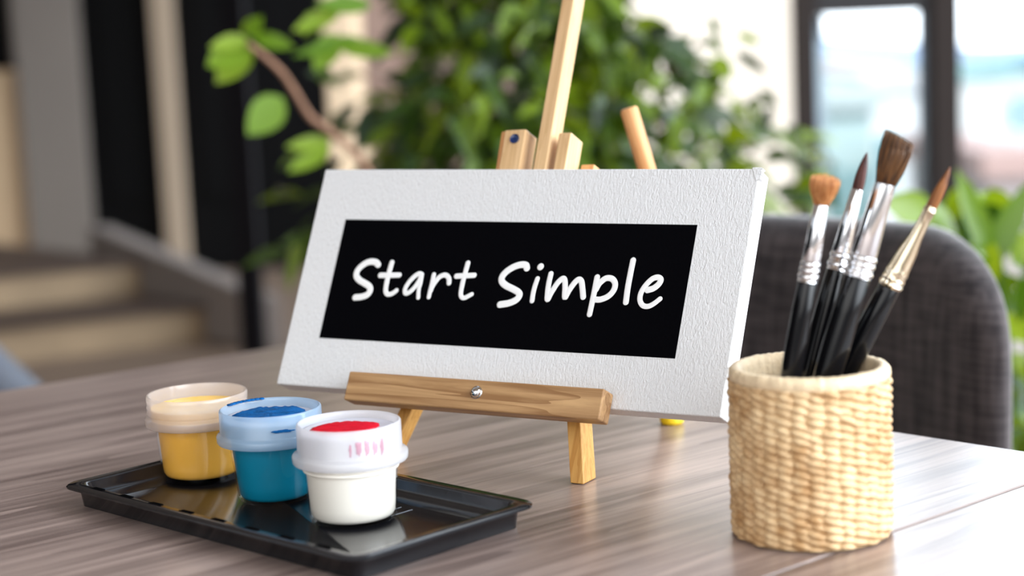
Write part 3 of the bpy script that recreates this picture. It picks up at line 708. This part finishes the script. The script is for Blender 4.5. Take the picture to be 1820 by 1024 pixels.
# pale armchair at far left (only its corner shows)
AC = at(-235, 640, 2.6); AC.z = 0
arm = thing('armchair', 'pale blue-grey upholstered armchair cut off by the left edge, beyond the table', 'armchair', (AC.x, AC.y, 0), axes(V((.8, .6, 0)), V((-.6, .8, 0)), (0, 0, 1)))
mb = MB(); loops(mb, [rrect(.30 - i, .30 - i, .08, z) for i, z in ((.01, .12), (0, .16), (0, .36), (.02, .40), (.05, .41))]); mb.build('seat', M['palefabric'], arm, smooth=60)
mb = MB(); mb.prism3([(.20, -.30, .14), (.30, -.30, .14), (.30, .30, .14), (.20, .30, .14)], [(.20, -.30, .45), (.27, -.30, .45), (.27, .30, .60), (.20, .30, .60)]); mb.build('armrest', M['palefabric'], arm, bevel=.03, seg=4)
mb = MB(); mb.prism3([(-.30, .22, .14), (.30, .22, .14), (.30, .34, .14), (-.30, .34, .14)], [(-.28, .30, .66), (.24, .30, .66), (.24, .40, .66), (-.28, .40, .66)]); mb.build('backrest', M['palefabric'], arm, bevel=.03, seg=4)
for sx in (-.25, .25):
    for sy in (-.25, .25): beam('leg', (sx, sy, 0), (sx, sy, .13), .04, .04, M['darkmetal'], arm, (1, 0, 0), .002)

# ------------------------------------------------------------------ staircase, left background
def ground(x, yy, z=0): return onz(x, yy, z)
A1 = V((-1.12, 6.25)); A2 = V((-1.407, 6.56)); ed = V((-.894, -.447)); dd_ = V((-.679, .734))
st = thing('staircase', 'two wide stone steps with tan risers climbing to a dark landing, left of the room', 'stairs', (A1.x, A1.y, 0))
def loc2(p, z): return (p.x - A1.x, p.y - A1.y, z)
def stepbox(a, z0, z1, back, name, mat, lab=None):
    pts = [a, a + ed * 2.7, a + ed * 2.7 + dd_ * back, a + dd_ * back]
    mb = MB(); mb.prism3([loc2(p, z0) for p in pts][::-1], [loc2(p, z1) for p in pts][::-1]); o = mb.build(name, mat, st)
    return o
s1 = stepbox(A1, 0.0, .120, .44, 'step', M['riser']); 
s2 = stepbox(A2, .0, .255, 1.9, 'step', M['riser'])
stepbox(A1 - dd_ * .02, .1205, .138, .43, 'tread', M['darkbrown']); stepbox(A2 - dd_ * .02, .2555, .273, 1.92, 'landing', M['darkbrown'])
pn0 = A1 - dd_ * .32; pf0 = A1 + dd_ * .80; th = V((.10, .0))
mb = MB()
mb.prism3([loc2(pn0 + V((.004, .004)), 0), loc2(pn0 + th, 0), loc2(pf0 + th, 0), loc2(pf0 + V((.004, .004)), 0)], [loc2(pn0 + V((.004, .004)), .185), loc2(pn0 + th, .185), loc2(pf0 + th, .384), loc2(pf0 + V((.004, .004)), .384)])
o = mb.build('parapet', M['parapet'], st, bevel=.01); o['label'] = 'sloping grey side wall'

# ------------------------------------------------------------------ setting
def wallbox(name, x0, y0, x1, y1, z0, z1, t, mat):
    a, b = V((x0, y0)), V((x1, y1)); d = (b - a).normalized(); n_ = V((-d.y, d.x)) * t
    mb = MB(); mb.prism([a, b, b + n_, a + n_][::-1], z0, z1); return struct(mb.build(name, mat))
mb = MB(); mb.box(-6.4, 4.5, -3.0, 9.2, -.10, 0); fl = struct(mb.build('floor', M['floor']))
mb = MB(); mb.box(-6.4, 0.0, 2.6, 9.2, 2.9, 3.0); struct(mb.build('ceiling', M['ceiling']))
mb = MB(); mb.box(-3.2, 1.5, -1.0, 1.95, 2.6, 2.7); struct(mb.build('added_sun_shade', M['ceiling']))  # unseen slab added to keep the sun off the table
X = lambda x, yy, Y: at(x, yy, Y).x
# left back: tan wall, grey column, doors coloured black as unlit interior, tan post
Yb = 8.3
wallbox('wall_left', -6.2, -3.0, -6.2, 8.3, 0, 2.9, .1, M['unlitblack'])
wallbox('wall_back', X(40, 250, Yb) , Yb, X(150, 200, Yb) , Yb, 0, 2.9, .15, M['greywall'])
wallbox('wall_tan', -6.2, Yb + .05, X(42, 250, Yb), Yb + .05, 0, 1.0, .15, M['tanwall'])
wallbox('wall_upper', -6.2, Yb + .05, X(12, 60, Yb), Yb + .05, 1.0, 2.9, .15, M['unlitblack'])
wallbox('wall_tan_pier', X(12, 60, Yb), Yb + .05, X(42, 250, Yb), Yb + .05, 1.0, 2.9, .15, M['greywall'])
x0 = X(150, 200, Yb); x1 = X(282, 200, Yb); x2 = X(325, 200, Yb)
for nm, xa, xb in (('door_1', x0, x1 - .005), ('door_2', x1 + .10, -.1)):
    mb = MB(); mb.box(xa, xb, Yb + .04, Yb + .10, 0, 2.9); o = struct(mb.build(nm, M['unlitblack'], bevel=.004))
    mb = MB(); mb.box(xa + .08, min(xb - .08, xa + .5), Yb + .02, Yb + .0395, .35, 2.3); q = mb.build('door_panel', M['unlitblack'], o, bevel=.004)
mb = MB(); mb.box(x1, x1 + .095, Yb - .04, Yb + .10, 0, 2.9); struct(mb.build('trim_1', plain('taupe post paint', srgb(160, 142, 122), .9), bevel=.004))
# dark post
pp = at(432, 300, 5.2)
mb = MB(); mb.box(pp.x - .035, pp.x + .035, 5.17, 5.24, 0, 2.9); struct(mb.build('trim_2', plain('post paint', srgb(22, 21, 25), .9, Specular_IOR_Level=.1), bevel=.004))
# middle walls
Ym = 4.7
xa = X(578, 150, Ym - .3); xc = X(652, 150, Ym); xd = X(1040, 50, Ym); xe = X(1108, 50, Ym); xw = X(1412, 100, 4.45)
mb = MB(); mb.box(xa, xc, Ym - .30, Ym - .001, 0, 2.9); struct(mb.build('wall_pier', M['beige'], bevel=.01))
wallbox('wall_middle', xc, Ym, xe, Ym + .02, 0, 2.9, .2, M['mauvewall'])
wallbox('wall_right', xe, Ym - .02, xw, 4.45, 0, 2.9, .2, M['whitewall'])
# dark side of pier
# window: jamb, header rail, mullion, panes
Yw = 4.35
wx0 = X(1413, 100, Yw); wx1 = X(1448, 100, Yw); wm0 = X(1652, 200, Yw); wm1 = X(1699, 200, Yw)
zt = at(1500, 26, Yw).z
def fr(mb, a, b, c, d, y0=-.03, y1=.05): mb.box(a, b, Yw + y0, Yw + y1, c, d)
mb = MB(); fr(mb, wx0, wx1, 0, 2.9); win = struct(mb.build('window_1', M['frame'], bevel=.003))
mb = MB(); fr(mb, wx1 + .0005, wm0 - .0155, zt, zt + .10); mb.build('window_rail', M['framedark'], win, bevel=.003)
mb = MB(); fr(mb, wx1 + .0005, wm0 - .0155, 0.0, .08); mb.build('window_sill', M['frame'], win, bevel=.003)
mb = MB(); fr(mb, wx1 + .0005, wx1 + .028, .081, zt - .001, .02, .045); mb.build('window_stile', M['greyrail'], win, bevel=.002)
mb = MB(); fr(mb, wm0, wm1, 0, 2.9, -.05); mb.build('mullion', M['frame'], win, bevel=.003)
mb = MB(); fr(mb, wm0 - .015, wm0 - .0005, 0, 2.9, -.02); mb.build('gasket', M['framedark'], win)
mb = MB(); fr(mb, wx1 + .0005, wm0 - .016, .081, zt - .001, .01, .016); mb.build('pane', M['pane'], win)
mb = MB(); fr(mb, wx1 + .0005, wm0 - .016, zt + .101, 2.9, .01, .016); mb.build('pane', M['pane'], win)
mb = MB(); fr(mb, wm1 + .0005, wm1 + 1.1, .081, 2.9, .01, .016); mb.build('pane', M['pane'], win)
mb = MB(); fr(mb, wm1 + .0005, wm1 + 1.1, 0, .08); mb.build('window_sill', M['frame'], win, bevel=.003)
mb = MB(); fr(mb, wm1 + 1.101, wm1 + 1.18, 0, 2.9); mb.build('mullion', M['frame'], win, bevel=.003)

# ------------------------------------------------------------------ plants
def leaf(mb, p, d, up, L, W, droop=.3, fold=.25, nseg=5, cross=2):
    """leaf blade from p along d; W full width; up the blade normal"""
    d = d.normalized(); s = d.cross(up)
    if s.length < 1e-3: s = d.cross(V((1, 0, 0)))
    s.normalize(); n_ = s.cross(d).normalized(); vs = []; 
    for i in range(nseg + 1):
        t = i / nseg; w = W / 2 * (math.sin(PI * t ** .8) ** .8 if 0 < t < 1 else 0.02)
        c = p + d * (L * t) - V((0, 0, 1)) * droop * L * t * t + n_ * 0
        for k in (-1, 0, 1): vs.append(c + s * (w * k) + n_ * (w * fold * abs(k)))
    fs = []
    for i in range(nseg):
        for k in range(2):
            a = i * 3 + k; fs.append((a, a + 1, a + 4, a + 3))
    mb.add(vs, fs)
def rv(): return V((random.gauss(0, 1), random.gauss(0, 1), random.gauss(0, 1))).normalized()
PB = V((0.06, 3.05, 0))
bush = thing('leafy_shrub', 'big bushy green shrub with small pointed leaves, behind the easel', 'plant', PB)
random.seed(21)
fol = MB(); stems = MB(); hub = V((0, 0, .42))
def envelope(px):
    pts = [(480, 330), (560, 260), (600, -40), (720, -200), (1000, -260), (1080, -60), (1110, 50), (1200, 85), (1300, 150), (1380, 215), (1450, 235), (1475, 330)]
    for (a, ya), (b, yb) in zip(pts, pts[1:]):
        if a <= px <= b: return ya + (yb - ya) * (px - a) / (b - a)
    return 400
for k in range(60):
    a = random.uniform(0, 2 * PI); tgt = V((random.uniform(-.36, .40), random.uniform(-.3, .25), random.uniform(.55, 1.05)))
    mid = hub.lerp(tgt, .5) + V((0, 0, .12)); pts = catmull([hub * .35, mid, tgt], 5)
    stems.tube([p for p in pts], [.006 - .0045 * i / (len(pts) - 1) for i in range(len(pts))], 6)
cnt = 0; guard = 0
while cnt < 2500 and guard < 90000:
    guard += 1
    px = random.uniform(500, 1470); py = random.uniform(-260, 460); dy = random.gauss(0, .16)
    e = envelope(px)
    if py < e: continue
    # density: full in the core, thin at both sides
    den = 1.0
    if px < 760: den = .10 + .9 * max(0, (px - 690) / 70)
    if px < 735 and 55 < py < 175: den = .05
    if px < 640: den = .08 if (py < 60 or py > 240) else .02
    elif px < 700 and py > 175: den = .40
    if px > 1240: den = .60 - .30 * (px - 1240) / 220
    cl = noise.noise(V((px / 70, py / 70, dy * 6)))
    if cl < -.12 and px > 1130: den *= .25
    if random.random() > den: continue
    p = at(px, py, PB.y - .12 + dy) - PB
    out = (p - V((0, 0, .62))); out.z *= .5
    d = (out.normalized() * .8 + rv() * .8 + V((0, -.25, -.25)))
    L = random.uniform(.05, .085); leaf(fol, p, d, (rv() * .5 + V((0, -.6, .8))).normalized(), L, L * random.uniform(.30, .44), random.uniform(.2, .6), .22, 4)
    cnt += 1
fol.build('foliage', M['leaf'], bush, fix=False, smooth='all')
stems.build('stems', M['bark'], bush, smooth='all')
# reaching branch with larger young leaves at the left
br = MB(); bpix = [(700, 430), (655, 305), (590, 236), (552, 208), (522, 160), (500, 128), (470, 100), (440, 78)]
bp3 = [at(x, yy, 2.45 - .02 * i) - PB for i, (x, yy) in enumerate(bpix)]
cp = catmull([V((0, -.1, .45))] + bp3, 8)
br.tube(cp, [.0062 - .0026 * i / (len(cp) - 1) for i in range(len(cp))], 10); br.build('branch', M['bark'], bush, smooth='all')
yl = MB()
def pl(x0, y0, x1, y1, w, Y=2.33, up=(0, -1, .35)):
    a = at(x0, y0, Y) - PB; b = at(x1, y1, Y - .015) - PB; L = (b - a).length; leaf(yl, a, b - a, V(up), L, w / 1310, 0.0, .22, 7)
pl(446, 78, 368, 118, 62); pl(448, 84, 384, 148, 52, 2.35); pl(440, 70, 372, 84, 30); pl(442, 66, 466, 28, 30); pl(430, 58, 462, 30, 22, 2.34)
pl(502, 172, 440, 240, 62, 2.34, (.3, -1, .2)); pl(452, 66, 524, 84, 30, 2.34)
pl(606, 20, 520, 55, 34, 2.4); pl(640, 66, 520, 100, 26, 2.4); pl(600, 60, 560, 128, 50, 2.4)
pl(590, 250, 508, 262, 30, 2.42); pl(588, 262, 512, 306, 34, 2.42); pl(660, 10, 560, 8, 36, 2.4); pl(600, 80, 700, 96, 36, 2.4)
pl(560, 20, 540, 64, 26, 2.4)
fo2 = yl.build('young_foliage', M['leafbright'], bush, fix=False, smooth='all')
# leaves reaching over the white wall on the right
yl = MB()
for q in ((1262, 64, 1282, 96, 22), (1268, 100, 1300, 142, 40), (1310, 60, 1352, 78, 20), (1308, 92, 1364, 132, 24), (1262, 30, 1276, 66, 20), (1240, 70, 1262, 84, 16), (1350, 160, 1382, 190, 24), (1300, 176, 1330, 220, 26), (1370, 190, 1350, 240, 26)):
    pl(*q, Y=2.75)
yl.build('young_foliage', M['leaf'], bush, fix=False, smooth='all')
mb = MB(); mb.lathe([(0, 0), (.13, 0), (.135, .01), (.175, .34), (.18, .36), (.165, .36), (.155, .34), (.15, .325), (0, .325)], 48); mb.build('pot', M['pot'], bush, smooth=40)
mb = MB(); mb.lathe([(0, .345), (.08, .342), (.150, .332), (0, .327)], 32); mb.build('soil', M['soil'], bush, smooth=True)

# broad-leaved plant at the right
PR = V((0.68, 2.25, 0))
rp = thing('broad_leaf_plant', 'broad-leaved green plant beside the window, behind the chair at the right edge', 'plant', PR)
random.seed(9); fol = MB(); stm = MB()
def bl(x0, y0, x1, y1, w, Y=2.1, dr=.0):
    a = at(x0, y0, Y) - PR; b = at(x1, y1, Y) - PR; L = (b - a).length; leaf(fol, a, b - a, V((random.uniform(-.4, .4), -1, .5)), L, w / 1480, dr, .2, 9)
bl(1768, 470, 1700, 300, 46); bl(1752, 480, 1835, 318, 52); bl(1760, 480, 1772, 390, 40, 2.2); bl(1780, 470, 1640, 420, 50, 2.2); bl(1790, 560, 1700, 430, 60)
bl(1800, 470, 1860, 400, 50); bl(1700, 470, 1630, 400, 36, 2.3)
k = 0
while k < 240:
    px = random.uniform(1610, 1990); py = random.uniform(385, 1000)
    if px < 1700 and py < 390: continue
    p = at(px, py, 2.2 + random.gauss(0, .12)) - PR
    out = p - V((0, 0, .30)); d = out.normalized() * .7 + rv() * .55 + V((0, -.2, .25))
    L = random.uniform(.07, .12); leaf(fol, p, d, (rv() * .4 + V((0, -.7, .7))).normalized(), L, L * random.uniform(.32, .42), random.uniform(.2, .6), .2, 6); k += 1
fol.build('foliage', M['leafbroad'], rp, fix=False, smooth='all')
for k in range(16):
    t = V((random.uniform(-.2, .2), random.uniform(-.15, .15), random.uniform(.5, .8))); stm.tube(catmull([V((0, 0, .28)), t * .5 + V((0, 0, .1)), t], 5), .004, 6)
stm.build('stems', M['leafbroad'], rp, smooth='all')
mb = MB(); mb.lathe([(0, 0), (.12, 0), (.125, .01), (.155, .28), (.16, .30), (.145, .30), (.14, .275), (0, .275)], 48); mb.build('pot', M['pot'], rp, smooth=40)

# ------------------------------------------------------------------ town beyond the window
mb = MB(); mb.box(-160, 400, 14, 520, -20.2, -20); struct(mb.build('ground', plain('ground with painted haze', srgb(160, 170, 170), .9, var=.1, vscale=.02)))  # distance haze is painted in as the pale colour
def building(x0, x1, ytop, Y, depth, label, wc, rc, rows, cols, grp=None):
    a = at(x0, ytop, Y); b = at(x1, ytop, Y); h = a.z + 20
    t = thing('building', label, 'building', ((a.x + b.x) / 2, Y, -20)); w = (b.x - a.x) / 2
    wc = tuple(c * .50 for c in wc[:3]) + (1,); rc = tuple(c * .5 for c in rc[:3]) + (1,)
    mb = MB(); mb.box(-w, w, 0, depth, 0, h); mb.build('walls', plain('render ' + label[:12], wc, .8, var=.04, vscale=.3), t)
    mb = MB(); mb.box(-w - .2, w + .2, -.2, depth + .2, h, h + .5); mb.build('roof', plain('roof ' + label[:12], rc, .8), t, bevel=.05)
    for r in range(rows):
        for c in range(cols):
            cx = -w + (c + .5) * 2 * w / cols; z = h - 1.2 - r * 2.9
            mb = MB(); ww = w / cols * .55; mb.box(cx - ww, cx + ww, -.06, .02, z - 1.4, z); mb.build('window', M['tealglass'], t)
M['tealglass'] = plain('teal window glass', srgb(88, 128, 134), .3, coat=.3)
building(1468, 1560, 128, 90, 12, 'low cream building seen through the left window pane', srgb(250, 238, 220), srgb(214, 196, 184), 2, 3)
building(1545, 1660, 165, 48, 8, 'white block filling the right half of the left window pane', srgb(248, 248, 250), srgb(230, 230, 234), 1, 2)
building(1440, 1552, 200, 36, 8, 'teal-glazed building low in the left window pane', srgb(196, 220, 220), srgb(200, 214, 214), 4, 3)
building(1694, 1790, 145, 64, 8, 'tall white tower block in the right window pane', srgb(246, 244, 242), srgb(170, 206, 206), 0, 1)
building(1780, 1900, 128, 80, 8, 'teal-windowed white block behind the tower block', srgb(220, 232, 232), srgb(110, 160, 168), 6, 3)
building(1760, 1850, 320, 30, 6, 'pinkish low house with a faded red roof below the tower', srgb(222, 206, 202), srgb(206, 172, 164), 1, 3)
# hills on the horizon
mb = MB(); random.seed(2); base = []; n = 60
top_ = []
for i in range(n + 1):
    x = -120 + i * 10; z = -1 + 9 * noise.noise(V((x * .012, 3.1, 0))) + 3 * noise.noise(V((x * .05, 1.1, 0)))
    top_.append((x, 430, z)); base.append((x, 400, -20))
vs = base + top_ + [(x, 500, -20) for x, _, _ in base]; m_ = n + 1
fs = [(i, i + 1, m_ + i + 1, m_ + i) for i in range(n)] + [(m_ + i, m_ + i + 1, 2 * m_ + i + 1, 2 * m_ + i) for i in range(n)]
mb.add(vs, fs); tag(mb.build('hillside', plain('hill with painted haze', srgb(140, 154, 176), .95, var=.1, vscale=.05), smooth='all'), 'hazy blue ridge of hills on the horizon outside the window', 'hill')  # haze over the ridge comes from its pale blue colour

# ------------------------------------------------------------------ light
w = bpy.data.worlds.new('sky'); sc.world = w; w.use_nodes = True; t = w.node_tree; t.nodes.clear()
o = t.nodes.new('ShaderNodeOutputWorld'); bg = t.nodes.new('ShaderNodeBackground'); tc = t.nodes.new('ShaderNodeTexCoord')
sx = t.nodes.new('ShaderNodeSeparateXYZ'); t.links.new(tc.outputs['Generated'], sx.inputs[0])
cr = t.nodes.new('ShaderNodeValToRGB'); cr.color_ramp.elements[0].position = 0.0; cr.color_ramp.elements[0].color = (0.30, 0.29, 0.28, 1)
cr.color_ramp.elements[1].position = 1.0; cr.color_ramp.elements[1].color = (.62, .78, 1.0, 1)
e = cr.color_ramp.elements.new(0.495); e.color = (.42, .42, .42, 1); e = cr.color_ramp.elements.new(0.51); e.color = (1, 1, 1, 1); e = cr.color_ramp.elements.new(0.7); e.color = (.82, .91, 1.0, 1)
mr = t.nodes.new('ShaderNodeMapRange'); mr.inputs[1].default_value = -1; mr.inputs[2].default_value = 1
t.links.new(sx.outputs[2], mr.inputs[0]); t.links.new(mr.outputs[0], cr.inputs[0])
def patch(direction, lo, hi, strength, color, prev):
    dt = t.nodes.new('ShaderNodeVectorMath'); dt.operation = 'DOT_PRODUCT'; dt.inputs[1].default_value = V(direction).normalized()
    t.links.new(tc.outputs['Generated'], dt.inputs[0])
    m2 = t.nodes.new('ShaderNodeMapRange'); m2.interpolation_type = 'SMOOTHSTEP'
    m2.inputs[1].default_value = lo; m2.inputs[2].default_value = hi; m2.inputs[3].default_value = 0; m2.inputs[4].default_value = strength
    t.links.new(dt.outputs['Value'], m2.inputs[0])
    b2 = t.nodes.new('ShaderNodeBackground'); b2.inputs[0].default_value = color; t.links.new(m2.outputs[0], b2.inputs[1])
    ad = t.nodes.new('ShaderNodeAddShader'); t.links.new(prev, ad.inputs[0]); t.links.new(b2.outputs[0], ad.inputs[1]); return ad.outputs[0]
bg.inputs[1].default_value = 0.72; t.links.new(cr.outputs[0], bg.inputs[0])
s_ = bg.outputs[0]
s_ = patch((.84, -.36, .36), .68, .95, 6.5, (.86, .93, 1.0, 1), s_)      # bright overcast glow at the right
s_ = patch((-.30, -.80, .52), .80, .97, 1.7, (1.0, .97, .93, 1), s_)     # open side behind the photographer
s_ = patch((.42, 1.0, .32), .82, .98, 3.6, (.88, .94, 1.0, 1), s_)       # sky over the town
t.links.new(s_, o.inputs[0])

sl = bpy.data.lights.new('sun', 'SUN'); sl.energy = 4.2; sl.angle = math.radians(6); sl.color = (1.0, .96, .90)
so = bpy.data.objects.new('sun', sl); COL.objects.link(so)
so.rotation_euler = V((-.10, -.62, .78)).to_track_quat('Z', 'Y').to_euler(); so.location = (0, -2, 6)

# ------------------------------------------------------------------ camera object
cd = bpy.data.cameras.new('camera'); cam = bpy.data.objects.new('camera', cd); COL.objects.link(cam)
cd.sensor_width = 36; cd.sensor_fit = 'HORIZONTAL'; cd.lens = FPX / 1820 * 36; cd.clip_start = .01; cd.clip_end = 2000
mm = Matrix((R, U, -F)).transposed().to_4x4(); mm.translation = C; cam.matrix_world = mm
cd.dof.use_dof = True; cd.dof.focus_distance = 1.06; cd.dof.aperture_fstop = 3.9; cd.dof.aperture_blades = 0
sc.camera = cam
sc.view_settings.view_transform = 'Standard'; sc.view_settings.look = 'None'; sc.view_settings.gamma = 1; sc.view_settings.exposure = 0.36
sc.view_settings.use_curve_mapping = False
sc.cycles.use_denoising = True; sc.cycles.max_bounces = 10; sc.cycles.transparent_max_bounces = 24
sc.cycles.caustics_reflective = False; sc.cycles.caustics_refractive = False; sc.cycles.sample_clamp_indirect = 6
